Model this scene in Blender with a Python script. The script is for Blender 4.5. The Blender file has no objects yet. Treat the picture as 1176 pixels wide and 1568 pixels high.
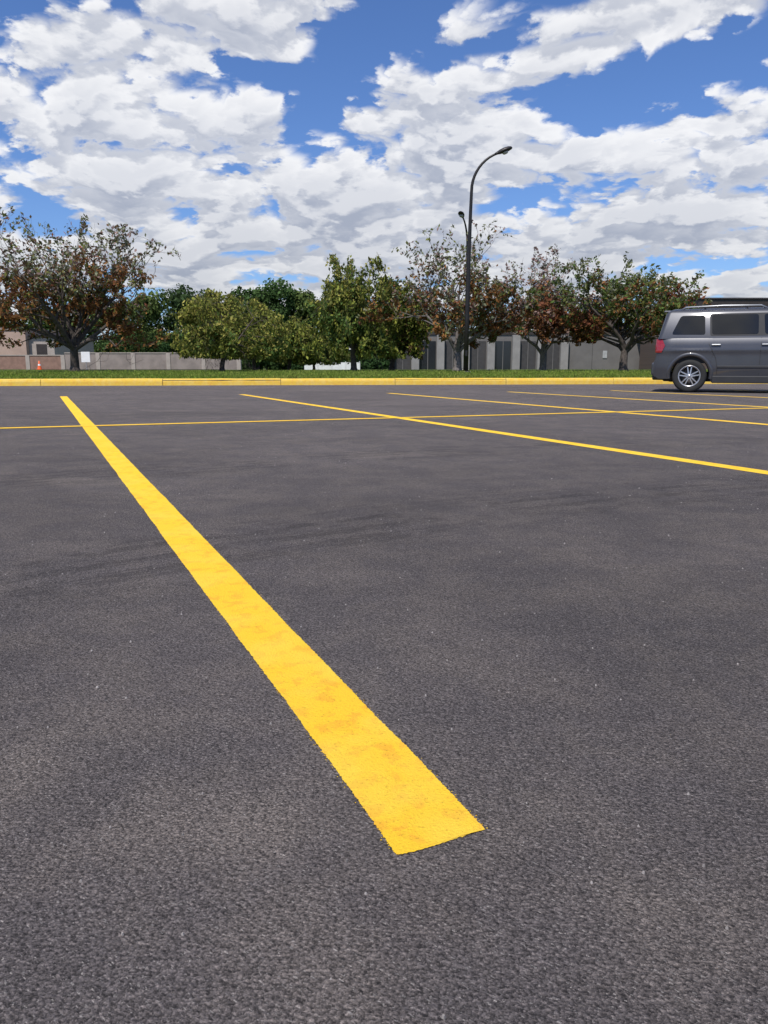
import bpy, bmesh, math, random
import numpy as np
from mathutils import Vector, Matrix
sc = bpy.context.scene
COL = sc.collection
sc.view_settings.view_transform = 'Standard'
sc.view_settings.look = 'None'
sc.view_settings.exposure = 0

# ------------------------------------------------------------------ node helper
class NT:
    def __init__(s, tree):
        s.t = tree; s.n = tree.nodes; s.l = tree.links
    def node(s, typ, **kw):
        nd = s.n.new(typ)
        for k, v in kw.items(): setattr(nd, k, v)
        return nd
    def put(s, sock, v):
        if v is None: return
        if isinstance(v, bpy.types.NodeSocket): s.l.new(v, sock)
        else:
            if sock.type == 'RGBA' and len(v) == 3: v = (*v, 1)
            sock.default_value = v
    def m(s, op, a, b=None, c=None, clamp=False):
        nd = s.node('ShaderNodeMath', operation=op, use_clamp=clamp)
        s.put(nd.inputs[0], a); s.put(nd.inputs[1], b)
        if c is not None: s.put(nd.inputs[2], c)
        return nd.outputs[0]
    def add(s, a, b): return s.m('ADD', a, b)
    def mul(s, a, b): return s.m('MULTIPLY', a, b)
    def sub(s, a, b): return s.m('SUBTRACT', a, b)
    def step(s, v, lo, hi, a=0., b=1.):
        nd = s.node('ShaderNodeMapRange', interpolation_type='SMOOTHSTEP')
        s.put(nd.inputs['Value'], v)
        for k, x in zip(('From Min', 'From Max', 'To Min', 'To Max'), (lo, hi, a, b)):
            s.put(nd.inputs[k], x)
        return nd.outputs[0]
    def mix(s, f, a, b, mode='MIX'):
        nd = s.node('ShaderNodeMix', data_type='RGBA', blend_type=mode)
        s.put(nd.inputs[0], f); s.put(nd.inputs[6], a); s.put(nd.inputs[7], b)
        return nd.outputs[2]
    def noise(s, vec, scale, detail=4, rough=.5, dist=0., dim='3D'):
        nd = s.node('ShaderNodeTexNoise', noise_dimensions=dim)
        s.put(nd.inputs['Vector'], vec); nd.inputs['Scale'].default_value = scale
        nd.inputs['Detail'].default_value = detail; nd.inputs['Roughness'].default_value = rough
        nd.inputs['Distortion'].default_value = dist
        return nd.outputs['Fac']
    def vor(s, vec, scale, feature='F1', dim='2D'):
        nd = s.node('ShaderNodeTexVoronoi', feature=feature, voronoi_dimensions=dim)
        s.put(nd.inputs['Vector'], vec); nd.inputs['Scale'].default_value = scale
        return nd
    def mapping(s, vec, loc=(0,0,0), rot=(0,0,0), scale=(1,1,1)):
        nd = s.node('ShaderNodeMapping')
        s.put(nd.inputs['Vector'], vec)
        nd.inputs['Location'].default_value = loc
        nd.inputs['Rotation'].default_value = rot
        nd.inputs['Scale'].default_value = scale
        return nd.outputs[0]
    def bump(s, h, strength, dist):
        nd = s.node('ShaderNodeBump')
        s.put(nd.inputs['Height'], h); nd.inputs['Strength'].default_value = strength
        nd.inputs['Distance'].default_value = dist
        return nd.outputs[0]
    def sepc(s, c):
        nd = s.node('ShaderNodeSeparateColor'); s.put(nd.inputs[0], c); return nd.outputs

def new_mat(name):
    m = bpy.data.materials.new(name); m.use_nodes = True
    t = NT(m.node_tree)
    b = m.node_tree.nodes['Principled BSDF']
    return m, t, b
def pos(t): return t.node('ShaderNodeNewGeometry').outputs['Position']

def simple(name, col, rough=.6, metal=0., var=.15, vscale=3., coat=0., bump=0., spec=.5):
    m, t, b = new_mat(name)
    p = t.node('ShaderNodeTexCoord').outputs['Object']
    n = t.noise(p, vscale, 4, .6)
    f = t.step(n, .3, .7)
    c = t.mix(f, tuple(x*(1-var) for x in col), tuple(min(1, x*(1+var)) for x in col))
    t.put(b.inputs['Base Color'], c)
    b.inputs['Roughness'].default_value = rough; b.inputs['Metallic'].default_value = metal
    b.inputs['Coat Weight'].default_value = coat; b.inputs['Coat Roughness'].default_value = .05
    b.inputs['Specular IOR Level'].default_value = spec
    if bump: t.put(b.inputs['Normal'], t.bump(n, bump, .02))
    return m

# ------------------------------------------------------------------ materials
m_asph, t, b = new_mat('asphalt'); p = pos(t)
grit = t.noise(p, 200, 4, .85, dim='2D')
jit = t.node('ShaderNodeVectorMath', operation='ADD')
jc = t.node('ShaderNodeCombineXYZ'); t.put(jc.inputs[0], t.mul(grit, .012)); t.put(jc.inputs[1], t.mul(grit, -.010))
t.put(jit.inputs[0], p); t.put(jit.inputs[1], jc.outputs[0])
v1 = t.vor(jit.outputs[0], 270); v2 = t.vor(jit.outputs[0], 520)
s1 = t.sepc(v1.outputs['Color']); s2 = t.sepc(v2.outputs['Color'])
h = t.add(t.mul(v1.outputs['Distance'], -.8), t.mul(grit, 2.4))
big = t.noise(p, .5, 4, .6, .4, '2D')
mid = t.noise(p, 4.2, 4, .65, 0, '2D')
str1 = t.noise(t.mapping(p, rot=(0, 0, math.radians(-20)), scale=(.45, 1.0, 1)), 1.0, 5, .6, .8, '2D')
vl = t.node('ShaderNodeVectorMath', operation='DISTANCE'); t.put(vl.inputs[0], p); vl.inputs[1].default_value = (5.2, -5.8, 0)
R_ = vl.outputs['Value']
fine_r = t.noise(p, 1.7, 5, .7, 0, '2D')
rw_ = t.node('ShaderNodeCombineXYZ'); t.put(rw_.inputs[0], t.mul(R_, 14.)); t.put(rw_.inputs[1], t.mul(fine_r, 4.))
rn = t.noise(rw_.outputs[0], 1.0, 4, .7, 0, '2D')
b1 = t.step(t.m('ABSOLUTE', t.sub(R_, 9.95)), .10, .50, 1, 0)
b2 = t.step(t.m('ABSOLUTE', t.sub(R_, 11.7)), .10, .45, 1, 0)
trk = t.mul(t.m('MAXIMUM', b1, t.mul(b2, .8)), t.step(rn, .42, .56))
trk = t.mul(trk, t.step(fine_r, .40, .52))
val = t.add(.42, t.add(t.mul(s1[0], .55), t.mul(s2[1], .58)))
val = t.mul(val, t.step(grit, .38, .56, .38, 1.14))
val = t.mul(val, t.step(big, .32, .7, .91, 1.08))
val = t.mul(val, t.step(mid, .3, .7, .90, 1.10))
val = t.mul(val, t.step(str1, .36, .50, .90, 1.02))
val = t.mul(val, t.m('MULTIPLY_ADD', trk, -.36, 1.))
dust = t.step(t.noise(t.mapping(p, loc=(1.7, .4, 0), scale=(.8, 1.5, 1)), 1.0, 4, .6, 0, '2D'), .56, .74)
dm = t.node('ShaderNodeVectorMath', operation='DISTANCE'); t.put(dm.inputs[0], t.mapping(p, scale=(1, 1.8, 1))); dm.inputs[1].default_value = (.62, 3.9, 0)
patch = t.mul(t.step(dm.outputs['Value'], .1, .65, 1, 0), t.step(fine_r, .40, .6))
dust = t.m('MAXIMUM', dust, patch)
base = t.mix(t.step(mid, .35, .65), (.141, .121, .117), (.149, .126, .115))
base = t.mix(t.mul(dust, .55), base, (.205, .172, .150))
comb = t.node('ShaderNodeCombineColor')
for i in range(3): t.put(comb.inputs[i], val)
col = t.mix(1., base, comb.outputs[0], 'MULTIPLY')
spk = t.mul(t.m('GREATER_THAN', s2[2], .965), t.step(v2.outputs['Distance'], .25, .5, .75, 0))
spk2 = t.mul(t.mul(t.m('GREATER_THAN', s1[2], .98), t.step(v1.outputs['Distance'], .2, .45, 1, 0)), .6)
col = t.mix(t.m('MAXIMUM', spk, spk2), col, (.45, .41, .38))
drk = t.mul(t.m('GREATER_THAN', s1[1], .88), t.step(v1.outputs['Distance'], .2, .6, .85, 0))
col = t.mix(drk, col, (.022, .019, .019))
t.put(b.inputs['Base Color'], col); b.inputs['Roughness'].default_value = .85
b.inputs['Specular IOR Level'].default_value = .25
t.put(b.inputs['Normal'], t.bump(h, .9, .0028))

def yellow_paint(name, worn, colr=(.94, .58, .032)):
    m, t, b = new_mat(name); p = pos(t)
    blot = t.noise(p, 24, 5, .68, .4, '3D')
    c = t.mix(t.step(blot, .50, .62, 0, .9), colr, (colr[0]*.97, colr[1]*.78, colr[2]*1.1))
    c = t.mix(t.step(t.noise(p, 7, 3), .4, .68, 0, .6), c, (colr[0], colr[1]*1.10, colr[2]*2.2))
    g = t.noise(p, 200, 4, .85)
    pit = t.step(g, .55 - worn*.08, .68, 0, .7 + worn*.3)
    c = t.mix(t.mul(pit, t.step(blot, .35, .62, .4, 1.)), c, (.42, .21, .02))
    hole = t.step(t.noise(p, 330, 3, .7), .68, .74, 0, .8)
    c = t.mix(hole, c, (.09, .07, .06))
    t.put(b.inputs['Base Color'], c); b.inputs['Roughness'].default_value = .8
    b.inputs['Specular IOR Level'].default_value = .2
    t.put(b.inputs['Normal'], t.bump(g, 1., .0035))
    return m
m_line = yellow_paint('yellow_line_paint', .0)
m_kerb = yellow_paint('yellow_kerb_paint', .5, (.74, .49, .07))
m_conc = simple('concrete', (.36, .34, .31), .85, var=.2, vscale=4, bump=.3)

m_grass, t, b = new_mat('grass_ground'); p = pos(t)
c = t.mix(t.step(t.noise(p, .5, 4, .65), .35, .65), (.08, .125, .02), (.15, .17, .04))
c = t.mix(t.step(t.noise(p, 22, 3, .7), .3, .7), c, (.05, .08, .016))
t.put(b.inputs['Base Color'], c); b.inputs['Roughness'].default_value = .95
b.inputs['Specular IOR Level'].default_value = .1

def leaf_mat(name, tr=.3):
    m = bpy.data.materials.new(name); m.use_nodes = True; t = NT(m.node_tree)
    t.n.remove(t.n['Principled BSDF'])
    out = t.n['Material Output']
    a = t.node('ShaderNodeAttribute', attribute_name='Col').outputs['Color']
    d = t.node('ShaderNodeBsdfDiffuse'); t.put(d.inputs['Color'], a)
    tl = t.node('ShaderNodeBsdfTranslucent'); t.put(tl.inputs['Color'], a)
    m1 = t.node('ShaderNodeMixShader'); m1.inputs[0].default_value = tr
    t.l.new(d.outputs[0], m1.inputs[1]); t.l.new(tl.outputs[0], m1.inputs[2])
    t.l.new(m1.outputs[0], out.inputs['Surface'])
    return m
m_leaf = leaf_mat('leaves')
m_blade = leaf_mat('grass_blades', .3)
m_bark = simple('bark', (.085, .070, .062), .9, var=.35, vscale=9, spec=.2)
m_bark_lt = simple('bark_grey', (.17, .15, .14), .9, var=.3, vscale=9, spec=.2)

# ------------------------------------------------------------------ mesh helpers
def link(o, parent=None):
    COL.objects.link(o)
    if parent: o.parent = parent
    return o
def empty(name, loc=(0, 0, 0), rz=0):
    o = bpy.data.objects.new(name, None); o.empty_display_size = .3
    o.location = loc; o.rotation_euler = (0, 0, rz); COL.objects.link(o); return o
def mesh_obj(name, V, F, mat, parent=None, smooth=False):
    me = bpy.data.meshes.new(name); me.from_pydata([tuple(v) for v in V], [], F); me.update()
    if mat: me.materials.append(mat)
    o = bpy.data.objects.new(name, me); link(o, parent)
    if smooth:
        for p_ in me.polygons: p_.use_smooth = True
    return o
def box(name, x0, x1, y0, y1, z0, z1, mat, parent=None, bev=0., seg=2):
    bm = bmesh.new()
    vs = [bm.verts.new((x, y, z)) for x in (x0, x1) for y in (y0, y1) for z in (z0, z1)]
    for f in ((0,1,3,2),(4,6,7,5),(0,4,5,1),(2,3,7,6),(0,2,6,4),(1,5,7,3)): bm.faces.new([vs[i] for i in f])
    if bev: bmesh.ops.bevel(bm, geom=bm.edges[:], offset=bev, segments=seg, affect='EDGES', profile=.5)
    bmesh.ops.recalc_face_normals(bm, faces=bm.faces[:])
    me = bpy.data.meshes.new(name); bm.to_mesh(me); bm.free(); me.materials.append(mat)
    return link(bpy.data.objects.new(name, me), parent)
def tube_arrays(segs):
    V = []; F = []
    for p0, p1, r0, r1, n in segs:
        d = p1 - p0; L = np.linalg.norm(d)
        if L < 1e-6: continue
        d = d / L
        a = np.cross(d, (0, 0, 1.) if abs(d[2]) < .9 else (1., 0, 0)); a /= np.linalg.norm(a); b_ = np.cross(d, a)
        k = len(V)
        for (pp, rr) in ((p0, r0), (p1, r1)):
            for i in range(n):
                an = 2*math.pi*i/n
                V.append(pp + (a*math.cos(an) + b_*math.sin(an))*rr)
        for i in range(n):
            j = (i+1) % n
            F.append((k+i, k+j, k+n+j, k+n+i))
    return V, F
def sweep(name, pts, radii, n, mat, parent=None):
    V = []; F = []; pts = [np.array(p, float) for p in pts]
    prev = None
    for i, p_ in enumerate(pts):
        d = (pts[min(i+1, len(pts)-1)] - pts[max(i-1, 0)]); d /= np.linalg.norm(d)
        if prev is None:
            a = np.cross(d, (0, 1., 0)); 
            if np.linalg.norm(a) < .1: a = np.cross(d, (1., 0, 0))
        else: a = prev - d*np.dot(prev, d)
        a /= np.linalg.norm(a); prev = a; b_ = np.cross(d, a)
        for k in range(n):
            an = 2*math.pi*k/n
            V.append(p_ + (a*math.cos(an)+b_*math.sin(an))*radii[i])
        if i:
            o = (i-1)*n
            for k in range(n):
                j = (k+1) % n; F.append((o+k, o+j, o+n+j, o+n+k))
    F.append(tuple(range(n))[::-1]); F.append(tuple(range(len(V)-n, len(V))))
    return mesh_obj(name, V, F, mat, parent, True)
def lathe(name, prof, mat, parent=None, n=40, axis='Y', loc=(0, 0, 0)):
    V = []; F = []
    for r, h_ in prof:
        for k in range(n):
            a = 2*math.pi*k/n
            V.append((r*math.cos(a), h_, r*math.sin(a)) if axis == 'Y' else (r*math.cos(a), r*math.sin(a), h_))
    for i in range(len(prof)-1):
        for k in range(n):
            j = (k+1) % n; F.append((i*n+k, i*n+j, (i+1)*n+j, (i+1)*n+k))
    o = mesh_obj(name, V, F, mat, parent, True); o.location = loc; return o
def quads_mesh(name, C, A, B, cols, mat, parent=None):
    n = len(C)
    V = np.empty((n, 4, 3)); V[:, 0] = C-A; V[:, 1] = C+B*.9-A*.1; V[:, 2] = C+A; V[:, 3] = C-B*.9-A*.1
    me = bpy.data.meshes.new(name)
    me.vertices.add(n*4); me.vertices.foreach_set('co', V.reshape(-1).astype(np.float32))
    me.loops.add(n*4); me.loops.foreach_set('vertex_index', np.arange(n*4, dtype=np.int32))
    me.polygons.add(n); me.polygons.foreach_set('loop_start', np.arange(0, n*4, 4, dtype=np.int32))
    me.update(calc_edges=True)
    at = me.color_attributes.new('Col', 'FLOAT_COLOR', 'POINT')
    cc = np.ones((n, 4, 4)); cc[:, :, :3] = cols[:, None, :]
    at.data.foreach_set('color', cc.reshape(-1).astype(np.float32))
    me.materials.append(mat)
    return link(bpy.data.objects.new(name, me), parent)

# ------------------------------------------------------------------ terrain
KP = np.array([-9.79, 19.86]); KD = np.array([.99420, .10760]); KN = np.array([-.10760, .99420])
def ss(x): x = np.clip(x, 0, 1); return x*x*(3-2*x)
def zs(s): return .175 + .085*ss(s/11.) - .50*ss((s-15)/55.)
def zfun(x, y): return float(zs((x-KP[0])*KN[0] + (y-KP[1])*KN[1]))

mesh_obj('ground', [(-1500,-1500,-.26),(1500,-1500,-.26),(1500,1500,-.26),(-1500,1500,-.26)], [(0,1,2,3)], m_grass)
def kpt(a, s, z): q = KP + KD*a + KN*s; return (q[0], q[1], z)
mesh_obj('parking_lot', [(-140, -120, 0), (160, -120, 0), kpt(160, 0.02, 0), kpt(-130, 0.02, 0)], [(0,1,2,3)], m_asph)
rs = np.random.RandomState(4)
sa = np.linspace(-130, 160, 117); sl = np.concatenate([np.linspace(.17, 12, 26), np.linspace(13, 70, 30), [90, 130]])
V = []; F = []
for i, s_ in enumerate(sl):
    for a_ in sa:
        V.append(kpt(a_, s_, float(zs(s_)) + (rs.normal(0, .012) if i > 1 else 0)))
for i in range(len(sl)-1):
    for j in range(len(sa)-1):
        k = i*len(sa)+j; F.append((k, k+1, k+len(sa)+1, k+len(sa)))
mesh_obj('grass_verge', V, F, m_grass, smooth=True)
n = 60000
s_ = .18 + np.abs(rs.normal(0, 1, n))*5.; a_ = rs.uniform(-9, 26, n)
P = KP[None] + KD[None]*a_[:, None] + KN[None]*s_[:, None]
cl = np.sin(P[:, 0]*1.3+2)*np.sin(P[:, 1]*1.7)+.6*np.sin(P[:, 0]*4.1)*np.sin(P[:, 1]*3.3)
hgt = (.04 + .03*rs.rand(n))*(1+.35*cl)
C = np.stack([P[:, 0], P[:, 1], zs(s_)+hgt*.45], 1)
A = np.stack([rs.normal(0, .25, n)*hgt, rs.normal(0, .25, n)*hgt, hgt*.6], 1)
th = rs.uniform(0, 6.28, n); B = np.stack([np.cos(th), np.sin(th), 0*th], 1)*.012
g0 = np.array([.13, .22, .03]); g1 = np.array([.28, .31, .075])
mixf = np.clip(.4+.35*cl+rs.normal(0, .25, n), 0, 1)[:, None]
quads_mesh('grass', C, A, B, (g0*(1-mixf)+g1*mixf)*rs.uniform(.6, 1.3, (n, 1)), m_blade)

# loose grit on the asphalt (tiny stones)
V = []; F = []
m_grit = simple('grit', (.26, .235, .22), .9, var=.5, vscale=30)
for i in range(900):
    yv = .5 + 7.5*rs.rand()**1.4; xv = rs.uniform(-.75, .75)*(yv+.4); r_ = rs.uniform(.0009, .0022)*(1+yv*.13)
    dd = np.array([xv-.069, yv-.812]); 
    if abs(dd[0]*.9143+dd[1]*.405) < .07: continue
    k = len(V); an0 = rs.uniform(0, 6.28)
    for q in range(5):
        an = an0+q*1.2566; V.append((xv+r_*math.cos(an)*rs.uniform(.7, 1.2), yv+r_*math.sin(an)*rs.uniform(.7, 1.2), .0))
    for q in range(5):
        V.append((V[k+q][0]*.6+xv*.4, V[k+q][1]*.6+yv*.4, r_*rs.uniform(.8, 1.3)))
    for q in range(5):
        j = (q+1) % 5; F.append((k+q, k+j, k+5+j, k+5+q))
    F.append(tuple(k+5+q for q in range(5)))
mesh_obj('loose_grit', V, F, m_grit)

kerb = empty('kerb')
prof = [(0, -.02), (.012, .10), (.03, .145), (.06, .168), (.17, .176), (.20, .176), (.20, -.1)]
V = []; F = []
a0 = -60.
while a0 < 90:
    L = 3.05; st, en = a0+.006, a0+L-.006
    dz = rs.normal(0, .003); ds = rs.normal(0, .005); k = len(V); nn = 9
    for q in np.linspace(st, en, nn):
        jj = rs.normal(0, .0015)
        for (s1_, z1) in prof: V.append(kpt(q, s1_+ds+jj, z1+dz+(jj if z1 > .1 else 0)))
    m_ = len(prof)
    for i in range(nn-1):
        for j in range(m_-1): F.append((k+i*m_+j, k+(i+1)*m_+j, k+(i+1)*m_+j+1, k+i*m_+j+1))
    F.append(tuple(k+j for j in range(m_))); F.append(tuple(k+(nn-1)*m_+j for j in range(m_))[::-1])
    a0 += L
mesh_obj('kerb_stones', V, F, m_kerb, kerb)
V = [kpt(-60, .03, -.02), kpt(90, .03, -.02), kpt(90, .03, .14), kpt(-60, .03, .14), kpt(90, .17, .165), kpt(-60, .17, .165)]
mesh_obj('kerb_joints', V, [(0,1,2,3), (3,2,4,5)], simple('joint', (.05,.045,.04), .9), kerb)

def strip(name, a0, a1, s0, s1, dz, mat):
    V = []; F = []; na = 30; ns = 8
    for i in range(ns+1):
        s_ = s0+(s1-s0)*i/ns
        for j in range(na+1):
            V.append(kpt(a0+(a1-a0)*j/na, s_, float(zs(s_))+dz))
    for i in range(ns):
        for j in range(na):
            k = i*(na+1)+j; F.append((k, k+1, k+na+2, k+na+1))
    return mesh_obj(name, V, F, mat)
strip('road', -120, 3, 26, 33, .03, simple('road_asphalt', (.17, .16, .155), .9, vscale=.7))
strip('sidewalk', -120, 3, 23.4, 25, .035, m_conc)

# ------------------------------------------------------------------ painted lines
DIR = np.array([-.4050, .9143])
def paint(name, p0, p1, w, z, fine=False, seed=1):
    p0 = np.array(p0, float); p1 = np.array(p1, float)
    L = np.linalg.norm(p1-p0); d = (p1-p0)/L; nrm = np.array([d[1], -d[0]])
    r = np.random.RandomState(seed)
    tt = [0.]
    while tt[-1] < L:
        tt.append(tt[-1] + (.0018+.004*min(tt[-1], 3) if fine else .05))
    tt = np.array(tt); tt[-1] = L
    e = []
    for sgn in (-1, 1):
        j = r.normal(0, 1, len(tt)); lo = np.interp(tt, np.linspace(0, L, int(L*9)+2), r.normal(0, 1, int(L*9)+2))
        e.append(sgn*w/2 + j*(.0006 if fine else .001) + lo*.0009)
    V = []; F = []
    for i, q in enumerate(tt):
        for k in range(2):
            V.append((*(p0+d*q+nrm*e[k][i]), z))
    for i in range(len(tt)-1): F.append((2*i, 2*i+1, 2*i+3, 2*i+2))
    for base, q, sg in ((0, 0., -1), (len(tt)*2-2, L, 1)):
        nn = 50; idx = [base]
        for k in range(1, nn):
            f_ = k/nn; off = sg*(.001+abs(r.normal(0, .0010))+.0018*math.sin(f_*5))
            V.append((*(p0+d*(q+off)+nrm*(e[0][0 if sg < 0 else -1]*(1-f_)+e[1][0 if sg < 0 else -1]*f_)), z)); idx.append(len(V)-1)
        idx.append(base+1)
        F.append(tuple(idx[::-1] if sg < 0 else idx))
    # overspray flecks beside the edge
    if fine:
        for _ in range(420):
            q = r.uniform(0, 1)**1.5*4.; sgn = r.choice((-1, 1)); off = w/2+abs(r.normal(0, .0028))
            c_ = p0+d*q+nrm*sgn*off; rr = r.uniform(.0004, .0011); k = len(V)
            for a in range(5): V.append((c_[0]+rr*math.cos(a*1.2566), c_[1]+rr*math.sin(a*1.2566), z-.0003))
            F.append(tuple(range(k, k+5)))
    o = mesh_obj(name, V, F, m_line)
    bm = bmesh.new(); bm.from_mesh(o.data)
    for f in bm.faces:
        if f.normal.z < 0: f.normal_flip()
    bm.to_mesh(o.data); bm.free()
    return o
W = .1165
ends = [(-8.35, 12.62), (-5.54, 13.43), (-2.62, 14.30), (.088, 14.94), (2.5, 15.65), (4.80, 16.45), (7.3, 17.2)]
for i, e_ in enumerate(ends):
    e_ = np.array(e_)
    st = np.array([.069, .812]) if i == 1 else e_ - DIR*13.8
    paint('parking_line', st, e_, W, .0012, fine=(i == 1), seed=i+3)
paint('parking_cross_line', (-14.3, 2.52), (18, 14.83), .105, .0035, seed=40)

# ------------------------------------------------------------------ trees
def nz(v): return v/np.linalg.norm(v)
def clump(P, sc_, ph):
    q = P*sc_+ph
    return (np.sin(q[:, 0]*1.9+1.3*np.sin(q[:, 1]*1.3))*np.sin(q[:, 1]*2.1+ph)*.6 + np.sin(q[:, 2]*2.7+q[:, 0]*1.1)*.4
            + .4*np.sin(q[:, 0]*4.3+q[:, 2]*3.9)*np.sin(q[:, 1]*4.7))
def make_tree(name, x, y, Wd, H, seed, low, high, th=1.0, nl=16, leaf=.085, sparse=.45, droop=0., r0=.15, limbs=6, spread=(25, 62), bark=None, xoff=0., minz=.75, bright=1.2):
    r = np.random.RandomState(seed); z0 = zfun(x, y)-.03
    segs = []; twigs = []
    def grow(p, d, L, rad, lvl):
        n_ = 4 if lvl < 2 else 3
        ra = rad
        for i in range(n_):
            tro = np.array([0, 0, .10 if lvl < 3 else .34]) if droop == 0 else np.array([0, 0, .08 if lvl < 2 else -droop])
            d = nz(d + r.normal(0, .15+.03*lvl, 3) + tro)
            q = p + d*L/n_; rb = rad*(1-.62*(i+1)/n_)
            segs.append([p, q, ra, rb, lvl])
            if lvl >= 3: twigs.append((p, q, lvl))
            if lvl < 4 and (i >= 1 or lvl == 1):
                for _ in range(2 if lvl < 3 else (1 if i < n_-1 else 2)):
                    a = nz(np.cross(d, r.normal(0, 1, 3))); an = math.radians(r.uniform(28, 68))
                    grow(q, nz(d*math.cos(an)+a*math.sin(an)), L*r.uniform(.45, .72), max(rb*.62, .007), lvl+1)
            p, ra = q, rb
    p = np.array([0, 0, 0.]); d = nz(np.array([r.normal(0, .06), r.normal(0, .06), 1])); ra = r0*1.35
    for i in range(5):
        q = p + d*th/5; rb = r0*(1.0-.05*i); segs.append([p, q, ra, rb, 0]); p, ra = q, rb; d = nz(d+r.normal(0, .05, 3)*np.array([1, 1, 0]))
    ph0 = r.uniform(0, 6.28)
    for k in range(limbs):
        az = ph0 + 2*math.pi*k/limbs + r.normal(0, .25); an = math.radians(r.uniform(*spread) if k else 12)
        grow(p - d*r.uniform(0, .35)*th, np.array([math.cos(az)*math.sin(an), math.sin(az)*math.sin(an), math.cos(an)]), H*.42*r.uniform(.8, 1.15), r0*.55, 1)
    allp = np.array([s[1] for s in segs])
    ex = np.percentile(np.abs(allp[:, 0]), 97.5); zt = np.percentile(allp[:, 2], 99.)
    kx = (Wd/2)/ex; kz = (H-th)/(zt-th)
    def fit(v):
        zz = v[2]
        zz = th+(zz-th)*kz if zz > th else zz
        rr = math.hypot(v[0], v[1])*kx/(Wd/2)
        top = th+(H-th)*(1.04-.28*min(rr, 1.3)**2)
        if zz > top: zz = top + (zz-top)*.35
        f = ss((zz-.2*th)/(.9*th))
        zz2 = max(zz, minz+.15*math.sin(v[0]*7)) if (f > .3 and rr > .12) else zz
        return np.array([v[0]*(1+(kx-1)*f)+xoff*f, v[1]*(1+(kx-1)*f), zz2])
    tree = empty(name, (x, y, z0))
    S = [(fit(a), fit(b_), ra_, rb_, 8 if l < 2 else (5 if l == 2 else 3)) for a, b_, ra_, rb_, l in segs]
    V, F = tube_arrays(S)
    mesh_obj('trunk_and_limbs', V, F, bark or m_bark, tree, True)
    tp = np.array([(fit(a), fit(b_)) for a, b_, l in twigs])
    N = len(tp)*nl
    idx = r.randint(0, len(tp), N); f = r.rand(N, 1)
    C = tp[idx, 0]*(1-f)+tp[idx, 1]*f + r.normal(0, .06, (N, 3))
    if droop: C[:, 2] -= np.abs(r.normal(0, .16, N))
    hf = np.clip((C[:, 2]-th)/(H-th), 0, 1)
    cn = clump(C, 1.5, seed*1.7)
    keep = r.rand(N) < np.clip((1-ss((hf-.15)/.55)*(1-sparse)) * (.72+.6*cn), .04, 1)
    keep &= C[:, 2] > minz-.35
    C = C[keep]; hf = hf[keep]; N = len(C)
    ax = r.normal(0, 1, (N, 3)); 
    if droop: ax[:, 2] = -np.abs(ax[:, 2])*1.8
    ax /= np.linalg.norm(ax, axis=1, keepdims=True)
    bx = np.cross(ax, r.normal(0, 1, (N, 3))); bx /= np.linalg.norm(bx, axis=1, keepdims=True)
    sz = leaf*r.uniform(.6, 1.3, (N, 1))
    low = np.array(low); high = np.array(high)
    cn2 = clump(C, .9, seed*3.1+2)
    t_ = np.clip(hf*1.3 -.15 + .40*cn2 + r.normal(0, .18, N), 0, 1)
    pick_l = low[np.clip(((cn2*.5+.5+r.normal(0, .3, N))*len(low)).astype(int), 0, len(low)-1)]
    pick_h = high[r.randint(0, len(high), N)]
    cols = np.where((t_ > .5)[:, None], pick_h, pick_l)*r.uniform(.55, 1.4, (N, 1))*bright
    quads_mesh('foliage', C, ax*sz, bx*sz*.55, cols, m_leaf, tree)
    return tree

RED = (.17, .068, .038); RUST = (.22, .105, .04); BRN = (.14, .088, .05); PNK = (.25, .17, .15)
OLV = (.125, .135, .04); GRN = (.08, .125, .035); YGR = (.22, .24, .05); YEL = (.30, .27, .075); GRY = (.18, .19, .12)
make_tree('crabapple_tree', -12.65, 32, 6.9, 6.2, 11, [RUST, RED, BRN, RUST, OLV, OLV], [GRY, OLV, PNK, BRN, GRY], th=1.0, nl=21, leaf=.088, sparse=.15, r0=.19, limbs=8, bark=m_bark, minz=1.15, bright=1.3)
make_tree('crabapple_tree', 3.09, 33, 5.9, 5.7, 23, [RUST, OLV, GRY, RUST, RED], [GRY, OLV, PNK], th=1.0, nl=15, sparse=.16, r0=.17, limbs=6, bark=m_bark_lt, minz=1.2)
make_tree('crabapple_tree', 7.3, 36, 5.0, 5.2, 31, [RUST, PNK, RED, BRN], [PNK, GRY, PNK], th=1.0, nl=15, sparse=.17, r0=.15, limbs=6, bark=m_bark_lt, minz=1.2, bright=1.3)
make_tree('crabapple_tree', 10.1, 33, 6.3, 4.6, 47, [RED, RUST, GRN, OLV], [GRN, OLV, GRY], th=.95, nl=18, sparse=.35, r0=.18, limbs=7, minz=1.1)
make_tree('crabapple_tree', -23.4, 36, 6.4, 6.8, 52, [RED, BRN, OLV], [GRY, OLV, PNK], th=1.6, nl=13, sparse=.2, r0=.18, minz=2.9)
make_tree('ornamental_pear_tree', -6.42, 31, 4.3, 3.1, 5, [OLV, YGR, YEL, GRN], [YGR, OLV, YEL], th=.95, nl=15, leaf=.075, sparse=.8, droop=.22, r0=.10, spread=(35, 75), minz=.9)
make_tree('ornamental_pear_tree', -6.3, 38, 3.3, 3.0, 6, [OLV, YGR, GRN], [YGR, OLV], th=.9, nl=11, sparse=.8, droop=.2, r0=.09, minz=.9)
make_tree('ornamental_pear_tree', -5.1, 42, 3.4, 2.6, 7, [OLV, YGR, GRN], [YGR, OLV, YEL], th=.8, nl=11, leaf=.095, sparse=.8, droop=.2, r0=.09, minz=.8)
make_tree('ornamental_pear_tree', -4.2, 47, 3.4, 2.2, 8, [OLV, GRN], [YGR, OLV], th=.7, nl=10, leaf=.10, sparse=.8, droop=.15, r0=.08, minz=.7)
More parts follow.
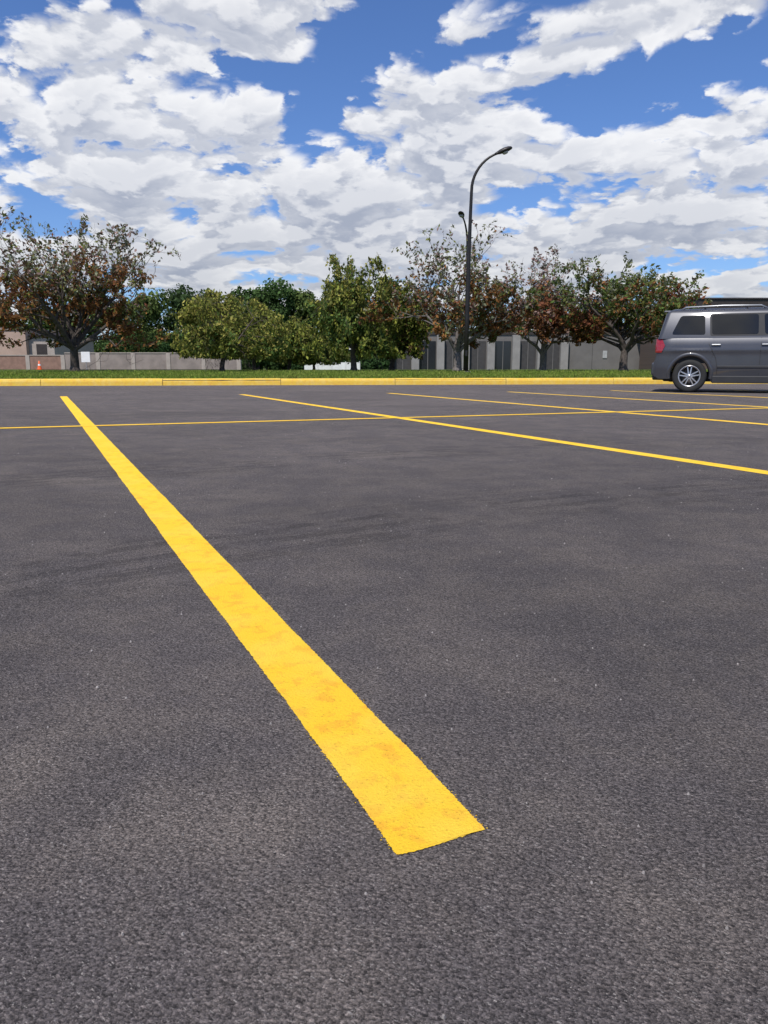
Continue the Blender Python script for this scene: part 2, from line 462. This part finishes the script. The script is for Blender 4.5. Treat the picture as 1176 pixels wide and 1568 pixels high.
make_tree('ornamental_pear_tree', -1.27, 33, 3.4, 4.6, 9, [GRN, OLV, YGR, YGR], [GRN, OLV, YEL, YGR], th=.9, nl=15, sparse=.7, droop=.12, r0=.13, spread=(18, 55), minz=.9)
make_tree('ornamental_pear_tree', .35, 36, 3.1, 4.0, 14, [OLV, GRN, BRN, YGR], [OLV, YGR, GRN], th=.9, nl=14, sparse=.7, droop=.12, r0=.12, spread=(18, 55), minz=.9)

def distant_row(name, specs, seed, leafs, cols, nlob=30):
    r = np.random.RandomState(seed); allC = []; allA = []; allB = []; allc = []; segs = []
    for (x, y, Wd, H) in specs:
        z0 = zfun(x, y)-.1
        segs.append((np.array([x, y, z0]), np.array([x, y, z0+H*.6]), .22, .1, 6))
        tint = np.array(cols[r.randint(len(cols))])
        for k in range(nlob):
            hz = r.uniform(.08, .9); rad = math.sqrt(max(.05, 1-((hz-.45)/.55)**2))
            az = r.uniform(0, 6.28); rr = r.uniform(.2, .78)*rad*Wd/2
            c0 = np.array([x+rr*math.cos(az), y+rr*math.sin(az)*.8, z0+hz*H]); lr = Wd*r.uniform(.10, .2)
            n_ = 260; d = r.normal(0, 1, (n_, 3)); d /= np.linalg.norm(d, axis=1, keepdims=True)
            C = c0 + d*lr*r.uniform(.55, 1.18, (n_, 1))*np.array([1, 1, .85])
            nr = d + r.normal(0, .6, (n_, 3)); nr /= np.linalg.norm(nr, axis=1, keepdims=True)
            a = np.cross(nr, r.normal(0, 1, (n_, 3))); a /= np.linalg.norm(a, axis=1, keepdims=True); b_ = np.cross(nr, a)
            sz = leafs*r.uniform(.5, 1.3, (n_, 1))
            allC.append(C); allA.append(a*sz); allB.append(b_*sz*.7)
            allc.append(tint*r.uniform(.7, 1.4)*r.uniform(.6, 1.35, (n_, 1)))
    C = np.concatenate(allC); k = C[:, 2] > -.1
    row = empty(name)
    quads_mesh('foliage', C[k], np.concatenate(allA)[k], np.concatenate(allB)[k], np.concatenate(allc)[k], m_leaf, row)
    V, F = tube_arrays(segs); mesh_obj('trunks', V, F, m_bark, row, True)
GC = [(.07, .12, .04), (.085, .13, .04), (.105, .145, .045), (.065, .105, .042)]
distant_row('distant_trees', [(-58, 84, 10, 8), (-50, 86, 9, 7), (-43, 84, 9, 7.5), (-36.5, 86, 8, 7), (-31, 84, 8, 8.4), (-25.5, 84, 7, 9.0), (-21.3, 86, 7, 9.2), (-17.5, 85, 6, 7.6),
    (-14.6, 84, 6.5, 9.0), (-11.6, 85, 6.5, 10.2), (-8.6, 86, 5.5, 8.8), (-5, 84, 6, 7.4), (-1, 86, 6, 7.0), (3, 88, 7, 6.6)], 3, .20, GC)
distant_row('distant_trees', [(8, 98, 8, 6.5), (15, 99, 9, 6.8), (22, 98, 8, 7), (29, 99, 9, 7), (36, 98, 9, 6.5), (45, 98, 10, 6.5), (55, 98, 10, 7), (66, 98, 11, 7)], 8, .24, GC)
distant_row('hedge', [(-12+i*1.9, 62+(i % 3)*.7, 3.2, 1.9+.4*math.sin(i*2.1)) for i in range(7)]+[(-38+i*3, 74, 4.5, 3.6) for i in range(10)], 5, .13, [(.045, .085, .03), (.055, .09, .03)], 22)

# ------------------------------------------------------------------ buildings (right)
m_wall = simple('precast_wall', (.15, .14, .135), .85, var=.1, vscale=.8)
m_rib = simple('precast_rib', (.26, .245, .235), .85, var=.1, vscale=1.5)
m_dark = simple('dark_recess', (.05, .046, .046), .6)
m_fascia = simple('brown_fascia', (.035, .026, .024), .6, var=.15)
m_glassd = simple('dark_glass', (.02, .022, .026), .12, var=.05)
wb = empty('warehouse_building', (0, 75, -.2))
box('wall', -1, 29, .4, 22, -.3, 3.5, m_wall, wb)
box('parapet', -1.1, 29.1, .3, 22.1, 3.5, 3.75, m_fascia, wb)
xs = [0.6, 3.0, 5.4, 7.8, 10.2, 12.6, 15.0, 17.2]
for i, x_ in enumerate(xs):
    box('rib', x_-.36, x_+.36, -.25, .395, -.3, 3.45, m_rib, wb, .02, 1)
    if i < len(xs)-1:
        box('recess_panel', x_+.45, x_+1.95, .33, .397, .1, 2.9, m_dark if i % 3 != 1 else m_glassd, wb)
        box('window_mullion', x_+1.17, x_+1.23, .29, .327, .1, 2.9, m_wall, wb)
for x_ in (20, 23, 26): box('panel_joint', x_-.02, x_+.02, .393, .399, -.2, 3.45, m_dark, wb)
box('notice_panel', 21.0, 21.4, .34, .396, 1.3, 2.0, simple('white_panel', (.4, .4, .4), .5), wb)
sb = empty('school_building', (0, 60, -.1))
m_brick, t, b = new_mat('brown_brick')
br = t.node('ShaderNodeTexBrick'); br.inputs['Scale'].default_value = 4.
br.inputs['Color1'].default_value = (.10, .062, .048, 1); br.inputs['Color2'].default_value = (.075, .048, .038, 1); br.inputs['Mortar'].default_value = (.12, .11, .10, 1)
t.put(br.inputs['Vector'], t.mapping(t.node('ShaderNodeTexCoord').outputs['Object'], rot=(math.radians(90), 0, 0)))
t.put(b.inputs['Base Color'], br.outputs[0]); b.inputs['Roughness'].default_value = .9
box('wall', 24.1, 66, .5, 14, -.3, 4.5, m_brick, sb)
box('fascia', 23.7, 66.5, -.1, 14.5, 4.5, 5.45, m_fascia, sb, .03, 1)
box('roof_edge', 23.6, 66.6, -.2, 14.6, 5.45, 5.55, simple('metal_edge', (.05, .042, .042), .4), sb)
for i in range(9):
    x_ = 26+i*4.4
    box('window', x_, x_+2.2, .44, .497, 1.0, 2.9, m_glassd, sb)
    box('sill', x_-.1, x_+2.3, .36, .497, .88, .995, m_conc, sb)
# ------------------------------------------------------------------ left structures
m_beige = simple('beige_render', (.42, .30, .24), .9, var=.08, vscale=1.)
m_pale = simple('pale_render', (.38, .325, .29), .9, var=.08)
m_bw = simple('wall_blocks', (.26, .215, .195), .9, var=.16, vscale=1.5)
m_brb = simple('brown_blocks', (.26, .155, .12), .9)
bb = empty('beige_building', (0, 62, 0))
box('main_block', -46, -28.2, 0, 12, -.3, 3.2, m_beige, bb)
box('coping', -46.1, -28.1, -.1, 12.1, 3.2, 3.34, m_pale, bb)
box('low_block', -28.195, -26.2, .5, 9, -.3, 2.65, m_pale, bb)
box('low_block_roof', -28.095, -26.0, .3, 9.2, 2.652, 2.78, m_fascia, bb)
for x_ in (-40, -36, -32): box('window', x_-.5, x_+.5, -.05, -.003, 1.3, 2.3, m_glassd, bb); 
box('door', -27.6, -26.8, .44, .497, 0, 2.1, m_fascia, bb)
wl = empty('block_wall', (0, 58, 0))
x_ = -34.
while x_ < -12.6:
    top = 1.32 if x_ > -24 else 1.15
    box('wall_panel', x_, x_+2.3, 0, .22, -.2, top, m_bw if x_ > -24 else m_brb, wl)
    box('pilaster', x_+2.303, x_+2.597, -.05, .27, -.2, top+.06, m_pale, wl)
    box('wall_cap', x_, x_+2.3, -.04, .26, top+.002, top+.07, m_pale, wl)
    x_ += 2.6
wf = empty('white_fence', (-5.7, 56, 0))
m_white = simple('white_paint', (.75, .75, .73), .5, var=.05)
for i in range(4):
    box('panel', i*1.0, i*1.0+.92, 0, .04, .12, .66, m_white, wf); box('post', i*1.0+.93, i*1.0+.99, -.02, .06, -.2, .74, m_white, wf)
sg = empty('white_sign', (-19.0, 50, zfun(-19, 50)))
box('post', -.03, .03, -.03, .03, -.1, .5, m_rib, sg); box('panel', -.28, .28, -.05, -.032, .5, 1.15, m_white, sg, .008, 1)
cn = empty('traffic_cone', (-22.0, 50, zfun(-22.0, 50)+.04))
m_or = simple('orange_plastic', (.75, .13, .03), .5, var=.05)
box('base', -.18, .18, -.18, .18, 0, .03, m_or, cn)
lathe('cone', [(.14, .03), (.095, .25)], m_or, cn, 20, 'Z'); lathe('reflective_band', [(.0945, .25), (.075, .36)], m_white, cn, 20, 'Z'); lathe('cone_tip', [(.0745, .36), (.035, .55), (0, .555)], m_or, cn, 20, 'Z')

# ------------------------------------------------------------------ street lamps
m_pole = simple('dark_bronze_metal', (.022, .019, .018), .45, metal=.3, var=.2)
m_lens = simple('lamp_lens', (.35, .36, .36), .2)
def lamp(x, y, rz):
    e = empty('street_lamp', (x, y, zfun(x, y)), rz)
    lathe('concrete_base', [(.0, .03), (.19, .03), (.21, .01), (.22, -.2)], m_conc, e, 24, 'Z')
    box('base_plate', -.15, .15, -.15, .15, .03, .06, m_pole, e, .005, 1)
    pts = [(0, 0, .05), (.01, 0, 2), (.03, 0, 4), (.06, 0, 5.6), (.08, 0, 6.3)]; rad = [.095, .085, .072, .06, .055]
    for k in range(1, 11):
        a = math.radians(k*7.3)
        R = 1.28
        pts.append((.08+R*(1-math.cos(a)), 0, 6.35+R*math.sin(a)*1.02)); rad.append(.055-.0018*k)
    sweep('pole_and_arm', pts, rad, 14, m_pole, e)
    tip = Vector(pts[-1])
    V = []; F = []; st = [(-.1, .035, .035), (0, .06, .055), (.08, .11, .075), (.22, .155, .085), (.36, .15, .075), (.45, .10, .05), (.48, .03, .02)]
    n_ = 16
    for (l, w_, h_) in st:
        for k in range(n_):
            a = 2*math.pi*k/n_
            zz = h_*math.sin(a); V.append((l*1.1, w_*math.cos(a), (zz if zz > 0 else zz*.6)*1.25))
    for i in range(len(st)-1):
        for k in range(n_):
            j = (k+1) % n_; F.append((i*n_+k, i*n_+j, (i+1)*n_+j, (i+1)*n_+k))
    F.append(tuple(range(n_))); F.append(tuple(range(len(V)-n_, len(V)))[::-1])
    h = mesh_obj('luminaire', V, F, m_pole, e, True)
    h.location = tip; h.rotation_euler = (0, math.radians(-20), 0)
    g = lathe('lens', [(.11, -.04), (.10, -.08), (.06, -.105), (0, -.11)], m_lens, e, 20, 'Z')
    g.location = tip + Vector((.24, 0, .075)); g.rotation_euler = (0, math.radians(-20), 0)
    box('hand_hole_cover', -.04, .04, -.102, -.094, .6, .8, m_pole, e)
lamp(3.03, 29, 0)
lamp(4.36, 42.0, math.radians(-112))

# ------------------------------------------------------------------ SUV
def build_suv(loc, rz, S):
    car = empty('parked_suv', loc, rz); car.scale = (S, S, S)
    m_body, t, b = new_mat('suv_paint')
    t.put(b.inputs['Base Color'], t.mix(t.step(t.noise(t.node('ShaderNodeTexCoord').outputs['Object'], 2, 5), .3, .7), (.052, .054, .064), (.062, .064, .075)))
    b.inputs['Metallic'].default_value = .4; b.inputs['Roughness'].default_value = .45
    b.inputs['Coat Weight'].default_value = .7; b.inputs['Coat Roughness'].default_value = .08
    m_blk = simple('black_plastic', (.022, .022, .024), .6, var=.15)
    m_gl, t, b = new_mat('tinted_glass'); b.inputs['Base Color'].default_value = (.01, .011, .013, 1); b.inputs['Roughness'].default_value = .04
    m_rub = simple('tyre_rubber', (.018, .018, .018), .8, var=.2)
    m_al = simple('alloy', (.5, .5, .52), .3, metal=.8, var=.05)
    m_red = simple('tail_light_red', (.28, .012, .015), .15, coat=1., var=.05)
    m_clr = simple('clear_lamp', (.6, .6, .6), .1, coat=1., var=.05)
    m_rail = simple('roof_rail_metal', (.3, .31, .32), .35, metal=.7)
    m_stl = simple('brake_steel', (.12, .11, .11), .5, metal=.5)
    RX, FX, WR, AR = .74, 3.36, .338, .405
    CZ = .360
    ol = [(.10, .30), (RX-AR-.02, .27)]
    for k in range(0, 17):
        a = math.pi*(1-k/16); ol.append((RX+AR*math.cos(a), CZ+AR*math.sin(a)))
    ol += [(RX+AR+.02, .24), (FX-AR-.02, .24)]
    for k in range(0, 17):
        a = math.pi*(1-k/16); ol.append((FX+AR*math.cos(a), CZ+AR*math.sin(a)))
    ol += [(FX+AR+.02, .27), (4.18, .30), (4.30, .42), (4.33, .60), (4.32, .85), (4.24, 1.0), (3.9, 1.06), (3.4, 1.10), (3.1, 1.13), (2.0, 1.125), (.9, 1.125), (.12, 1.13), (.08, 1.06), (.06, .92), (.05, .72), (.02, .62), (.02, .46), (.05, .34)]
    bm = bmesh.new()
    def wid(x, z):
        w = .905
        if z > .9: w -= .065*((z-.9)/.23)**2
        if z < .5: w -= .035*((.5-z)/.26)
        w += .014*math.exp(-((z-.86)/.035)**2)
        if x < .35: w -= .13*((.35-x)/.35)**2
        if x > 3.85: w -= .18*((x-3.85)/.48)**2
        return w
    rings = []
    for sgn in (-1, 1):
        rings.append([bm.verts.new((x, sgn*wid(x, z), z)) for x, z in ol])
    n_ = len(ol)
    for i in range(n_):
        j = (i+1) % n_
        bm.faces.new((rings[0][i], rings[0][j], rings[1][j], rings[1][i]))
    me = bpy.data.meshes.new('body_shell')
    bm.to_mesh(me); bm.free(); me.materials.append(m_body)
    link(bpy.data.objects.new('body_shell', me), car)
    def lowz(x):
        for c_ in (RX, FX):
            if abs(x-c_) < AR: return CZ+math.sqrt(max(0, AR*AR-(x-c_)**2))
        if x < .1: return .30+(.1-x)*.5
        if x < RX-AR: return .28
        if x > 4.18: return .30+(x-4.18)*1.0
        if x > FX+AR: return .28
        return .24
    def topz(x):
        xs_ = [.02, .05, .06, .08, .12, .9, 2.0, 3.1, 3.4, 3.9, 4.24, 4.32, 4.33]; zs_ = [.62, .72, .92, 1.06, 1.13, 1.125, 1.125, 1.13, 1.10, 1.06, 1.0, .85, .62]
        return float(np.interp(x, xs_, zs_))
    X = sorted(set([round(v, 4) for v in list(np.linspace(.02, 4.33, 60)) + [c_+s_*AR*math.sin(a) for c_ in (RX, FX) for s_ in (-1, 1) for a in np.linspace(0, math.pi/2, 9)] + [.05, .06, .08, .12]]))
    nzv = 22
    for sgn in (-1, 1):
        V = []; F = []
        for x in X:
            l, h_ = lowz(x), topz(x)
            for k in range(nzv+1):
                z = l+(h_-l)*k/nzv; V.append((x, sgn*(wid(x, z)+.001), z))
        for i in range(len(X)-1):
            for k in range(nzv):
                a = i*(nzv+1)+k; q = (a, a+nzv+1, a+nzv+2, a+1); F.append(q if sgn < 0 else q[::-1])
        mesh_obj('side_panel', V, F, m_body, car, True)
        for c_ in (RX, FX):
            V = []; F = []
            for k in range(25):
                a = math.pi*(1.06-k/24*1.12)
                for rr, oy in ((AR-.03, -.02), (AR-.015, .016), (AR+.04, .020), (AR+.055, -.004)):
                    x, z = c_+rr*math.cos(a), CZ+rr*math.sin(a); V.append((x, sgn*(wid(x, max(z, .25))+oy), z))
                if k:
                    for q in range(3): a0 = (k-1)*4+q; F.append((a0, a0+4, a0+5, a0+1) if sgn > 0 else (a0+1, a0+5, a0+4, a0))
            mesh_obj('wheel_arch_trim', V, F, m_body, car, True)
        ys = sorted((sgn*.86, sgn*.912))
        box('sill_cladding', RX+AR+.03, FX-AR-.03, ys[0], ys[1], .20, .345, m_blk, car, .015)
        ys = sorted((sgn*.89, sgn*.917))
        box('side_moulding', 1.25, 2.9, ys[0], ys[1], .50, .55, m_blk, car, .01)
        for (xa, xb) in ((1.10, 2.03), (2.03, 2.98)):
            box('door_handle', xa+.02, xa+.20, *sorted((sgn*.90, sgn*.935)), .955, .985, m_rail, car, .01)
        def seam(pl):
            V = []; F = []
            for i, (x, z) in enumerate(pl):
                V += [(x-.006, sgn*(wid(x, z)+.0035), z-.002), (x+.006, sgn*(wid(x, z)+.0035), z+.002)]
                if i: k = 2*i; F.append((k-2, k-1, k+1, k))
            mesh_obj('door_seam', V, F, m_blk, car)
        seam([(1.08, 1.12), (1.08, .98), (1.14, .86), (1.22, .7), (1.26, .5), (1.26, .36)])
        seam([(2.04, 1.12), (2.04, 1.0), (2.04, .9), (2.04, .86), (2.04, .82), (2.04, .6), (2.04, .36)])
        seam([(3.0, 1.12), (2.98, .9), (2.97, .86), (2.96, .82), (2.95, .6), (2.93, .36)])
        seam([(.45, .66), (.30, .64), (.12, .63)])
        box('mirror', 2.72, 2.88, *sorted((sgn*.90, sgn*1.08)), 1.13, 1.30, m_body, car, .03, 3)
        V = []; F = []
        zz = np.linspace(.82, 1.10, 7); tt = np.linspace(0, 1, 7)
        for z in zz:
            for u in tt:
                if u < .5: y_ = min(.62+(u/.5)*.13, wid(.045, z)); x = (.08 if z > 1.0 else .06) - .035
                else: x = .045+(u-.5)/.5*.18*(1-.35*abs(z-.96)/.14); y_ = wid(x, z)+.012
                V.append((x, sgn*y_, z))
        for i in range(6):
            for j in range(6):
                a = i*7+j; F.append((a, a+1, a+8, a+7))
        mesh_obj('tail_light', V, F, m_red, car, True)
        box('headlight', 4.02, 4.345, *sorted((sgn*.5, sgn*.80)), .78, .95, m_clr, car, .03)
    lev = [(1.10, .855, .07, 3.16), (1.13, .85, .08, 3.12), (1.62, .735, .21, 2.45), (1.675, .69, .26, 2.34), (1.712, .58, .36, 2.15), (1.722, .3, .7, 1.8)]
    V = []; F = []; cr = 7
    for (z, hw_, xr, xf) in lev:
        rr = .09 if z < 1.7 else .08
        for (cx, cy, a0) in ((xf-rr, hw_-rr, 0), (xr+rr, hw_-rr, 90), (xr+rr, -hw_+rr, 180), (xf-rr, -hw_+rr, 270)):
            for k in range(cr):
                a = math.radians(a0+90*k/(cr-1)); V.append((cx+rr*math.cos(a), cy+rr*math.sin(a), z))
    m_ = cr*4
    for i in range(len(lev)-1):
        for k in range(m_):
            j = (k+1) % m_; F.append((i*m_+k, i*m_+j, (i+1)*m_+j, (i+1)*m_+k))
    F.append(tuple(range((len(lev)-1)*m_, len(lev)*m_)))
    mesh_obj('greenhouse', V, F, m_body, car, True)
    def hw(z): return np.interp(z, [1.13, 1.62], [.85, .735])
    def win(name, pts, off, mat):
        for sgn in (-1, 1):
            P_ = []; n0 = len(pts)
            for i in range(n0):
                a, b_, c_ = (np.array(pts[i-1]), np.array(pts[i]), np.array(pts[(i+1) % n0]))
                r_ = min(.05, .3*np.linalg.norm(a-b_), .3*np.linalg.norm(c_-b_))
                s0 = b_+nz(a-b_)*r_; s1 = b_+nz(c_-b_)*r_
                for tq in (0, .25, .5, .75, 1): P_.append((1-tq)**2*s0+2*tq*(1-tq)*b_+tq**2*s1)
            V = [(p_[0], sgn*(hw(p_[1])+off), p_[1]) for p_ in P_]
            mesh_obj(name, V, [tuple(range(len(V)))], mat, car)
    win('window_surround', [(1.085, 1.15), (2.98, 1.15), (2.40, 1.60), (1.05, 1.60)], .004, m_blk)
    win('quarter_window', [(.34, 1.19), (.99, 1.18), (.96, 1.57), (.50, 1.565)], .006, m_gl)
    win('rear_door_window', [(1.12, 1.18), (1.98, 1.18), (1.96, 1.575), (1.09, 1.575)], .008, m_gl)
    win('front_door_window', [(2.10, 1.18), (2.86, 1.18), (2.36, 1.575), (2.06, 1.575)], .008, m_gl)
    def endglass(name, xb, xt, sgn):
        V = []
        for (y_, z) in ((-.62, 1.20), (.62, 1.20), (.56, 1.57), (-.56, 1.57)):
            f_ = (z-1.13)/.49; V.append((xb+(xt-xb)*f_+sgn*.006, y_, z))
        mesh_obj(name, V, [(0, 1, 2, 3)], m_gl, car)
    endglass('rear_window', .08, .21, -1); endglass('windscreen', 3.12, 2.45, 1)
    box('rear_spoiler', .15, .38, -.58, .58, 1.65, 1.69, m_body, car, .015)
    for sgn in (-1, 1):
        sweep('roof_rail', [(.50, sgn*.62, 1.69), (.58, sgn*.63, 1.74), (1.3, sgn*.64, 1.76), (2.0, sgn*.63, 1.75), (2.12, sgn*.62, 1.69)], [.02]*5, 8, m_rail, car)
    for x_ in (.95, 1.75): sweep('cross_bar', [(x_, -.63, 1.755), (x_, 0, 1.77), (x_, .63, 1.755)], [.014]*3, 8, m_blk, car)
    box('rear_bumper', -.03, .18, -.76, .76, .34, .62, m_body, car, .05, 3)
    box('rear_bumper_lower', .0, .25, -.72, .72, .25, .36, m_blk, car, .03, 2)
    box('license_plate', .035, .046, -.16, .16, .72, .87, m_clr, car)
    box('front_bumper', 4.2, 4.40, -.72, .72, .34, .62, m_body, car, .05, 3)
    box('grille', 4.30, 4.355, -.42, .42, .68, .90, m_blk, car, .02)
    box('underbody', .2, 4.15, -.52, .52, .22, .42, m_blk, car, .03, 1)
    box('wheel_well_liner', .25, 1.25, -.80, .80, .60, .80, m_blk, car)
    box('floor_pan', 1.17, 2.92, -.84, .84, .215, .30, m_blk, car)
    box('muffler', .28, .52, -.1, .55, .2, .34, m_blk, car, .06, 3)
    for (x_, sgn) in ((RX, -1), (RX, 1), (FX, -1), (FX, 1)):
        w = bpy.data.objects.new('wheel', None); w.parent = car; w.location = (x_, sgn*.80, WR); COL.objects.link(w)
        w.rotation_euler = (0, random.Random(x_).uniform(0, 1), 0 if sgn < 0 else math.pi)
        w.scale = (.96, 1, .96)
        lathe('tyre', [(.215, .10), (.30, .115), (.337, .105), (.35, .07), (.352, 0), (.35, -.07), (.337, -.105), (.30, -.118), (.25, -.112), (.215, -.10)], m_rub, w, 48)
        for k_ in (-.045, 0, .045): lathe('tread_groove', [(.3525, k_-.005), (.3525, k_+.005)], m_blk, w, 48)
        lathe('rim', [(.228, -.108), (.222, -.113), (.205, -.10), (.195, -.06), (.195, .09)], m_al, w, 48)
        lathe('brake_disc', [(0, -.01), (.15, -.01), (.15, .02)], m_stl, w, 32)
        lathe('wheel_back', [(0, .04), (.195, .04)], m_blk, w, 32)
        lathe('hub_cap', [(0, -.108), (.03, -.105), (.042, -.09), (.045, -.05)], m_al, w, 24)
        for k in range(5):
            a = 2*math.pi*k/5
            for side in (-1, 1):
                V = []
                for (rr, ww, yy) in ((.03, .018, -.098), (.205, .014, -.092)):
                    off = side*(.014 if rr < .1 else .042)
                    for (dw, dy) in ((-ww, 0), (ww, 0), (ww, .03), (-ww, .03)):
                        px, pz = rr, off+dw*.8
                        V.append((px*math.cos(a)-pz*math.sin(a), yy+dy, px*math.sin(a)+pz*math.cos(a)))
                mesh_obj('spoke', V, [(0,1,2,3), (4,7,6,5), (0,4,5,1), (1,5,6,2), (2,6,7,3), (3,7,4,0)], m_al, w)
    return car
SC = .94
th_ = math.radians(-22)
rw = Vector((5.97, 15.28, 0))
loc = rw - (Matrix.Rotation(th_, 3, 'Z') @ Vector((.74, -.90, 0)))*SC
build_suv(loc, th_, SC)

# ------------------------------------------------------------------ world
EL, AZ = 58., 205.
w = bpy.data.worlds.new('World'); sc.world = w; w.use_nodes = True
w.cycles.sampling_method = 'MANUAL'; w.cycles.sample_map_resolution = 256
t = NT(w.node_tree); t.n.clear()
out = t.node('ShaderNodeOutputWorld'); bg = t.node('ShaderNodeBackground'); t.l.new(bg.outputs[0], out.inputs[0])
sky = t.node('ShaderNodeTexSky', sky_type='NISHITA'); sky.sun_disc = False
sky.sun_elevation = math.radians(EL); sky.sun_rotation = math.radians(AZ)
sky.air_density = 1.0; sky.dust_density = .3; sky.ozone_density = 3.0
D = t.node('ShaderNodeTexCoord').outputs['Generated']
sp = t.node('ShaderNodeSeparateXYZ'); t.l.new(D, sp.inputs[0]); dx, dy, dz = sp.outputs
yy = t.m('MAXIMUM', dy, .05)
u = t.m('DIVIDE', dx, yy); v = t.m('DIVIDE', dz, yy)
front = t.step(dy, .1, .5)
cov = None
G = [(-.33, .26, .26, .12, 0, .60), (-.22, .376, .16, .036, 3, .62), (.0, .21, .28, .075, 0, .58), (.20, .325, .22, .036, 33, .75),
     (.37, .415, .16, .034, 12, .8), (.39, .288, .13, .028, 12, .72), (.41, .205, .15, .044, 14, .78), (.0, .11, 1.2, .06, 0, .46), (.30, .14, .30, .03, 0, .35),
     (.04, .392, .12, .040, 20, -.85), (.33, .345, .14, .022, 24, -.8), (.285, .235, .045, .022, 35, -.5), (-.42, .425, .17, .014, 5, -.6),
     (-.04, .325, .05, .020, -35, -.35), (.44, .125, .06, .012, 10, -.4), (.01, .30, .06, .02, 15, .3)]
for (cu, cv, su, sv, rot, wt) in G:
    a = math.radians(rot); du = t.sub(u, cu); dv = t.sub(v, cv)
    e1 = t.m('MULTIPLY_ADD', du, math.cos(a)/su, t.mul(dv, math.sin(a)/su))
    e2 = t.m('MULTIPLY_ADD', dv, math.cos(a)/sv, t.mul(du, -math.sin(a)/sv))
    q = t.m('MULTIPLY_ADD', e1, e1, t.mul(e2, e2))
    g = t.m('EXPONENT', t.mul(q, -.7))
    cov = t.mul(g, wt) if cov is None else t.m('MULTIPLY_ADD', g, wt, cov)
cov = t.mul(cov, front)
def plane(k):
    den = t.add(t.m('MAXIMUM', t.add(dz, k), 0.), .26)
    cx = t.node('ShaderNodeCombineXYZ')
    t.put(cx.inputs[0], t.mul(t.m('DIVIDE', dx, den), 1.35)); t.put(cx.inputs[1], t.mul(t.m('DIVIDE', dy, den), 1.35))
    return cx.outputs[0]
def dens(k):
    P_ = plane(k)
    a = t.noise(P_, 2.9, 8, .56, .1, '2D')
    # rounded cumulus puffs: wobbling cells at two sizes
    wv = t.node('ShaderNodeVectorMath', operation='ADD'); wc = t.node('ShaderNodeCombineXYZ')
    t.put(wc.inputs[0], t.mul(a, .55)); t.put(wc.inputs[1], t.mul(a, -.45)); t.put(wv.inputs[0], P_); t.put(wv.inputs[1], wc.outputs[0])
    c1 = t.vor(wv.outputs[0], 6.0).outputs['Distance']; c2 = t.vor(wv.outputs[0], 14.).outputs['Distance']
    return t.sub(t.sub(a, t.mul(t.sub(c1, .38), .22)), t.mul(t.sub(c2, .38), .10))
d0 = dens(0.); d1 = dens(.020)
tot = t.add(d0, t.mul(cov, .25))
alpha = t.step(tot, .505, .625)
thick = t.step(tot, .54, .86)
lit = t.step(t.sub(d0, d1), -.09, .09)
bright = t.add(t.mul(lit, .62), t.mul(t.sub(1., thick), .38))
lowdim = t.step(v, .05, .28, .82, 1.0)
ccol = t.mix(bright, (4.3, 4.7, 5.7), (9.9, 9.9, 10.0))
cm = t.node('ShaderNodeCombineColor')
for i in range(3): t.put(cm.inputs[i], lowdim)
ccol = t.mix(1., ccol, cm.outputs[0], 'MULTIPLY')
skyc = t.mix(1., sky.outputs[0], (.72, .92, 1.30), 'MULTIPLY')
fin = t.mix(t.mul(alpha, .95), skyc, ccol)
t.put(bg.inputs[0], fin); bg.inputs[1].default_value = .1

# ------------------------------------------------------------------ sun
L = bpy.data.lights.new('sun', 'SUN'); L.energy = 4.4; L.angle = math.radians(.5); L.color = (1, .955, .885)
so = bpy.data.objects.new('sun', L); COL.objects.link(so)
e, a = math.radians(EL), math.radians(AZ)
sd = Vector((math.sin(a)*math.cos(e), math.cos(a)*math.cos(e), math.sin(e)))
so.rotation_euler = sd.to_track_quat('Z', 'Y').to_euler()

# ------------------------------------------------------------------ camera
cam = bpy.data.cameras.new('camera'); co = bpy.data.objects.new('camera', cam); COL.objects.link(co)
co.location = (0, 0, .55); co.rotation_euler = (math.radians(90-10.89), 0, 0)
cam.sensor_fit = 'VERTICAL'; cam.sensor_height = 24; cam.lens = 24*1178/1568
cam.clip_start = .02; cam.clip_end = 5000
sc.camera = co
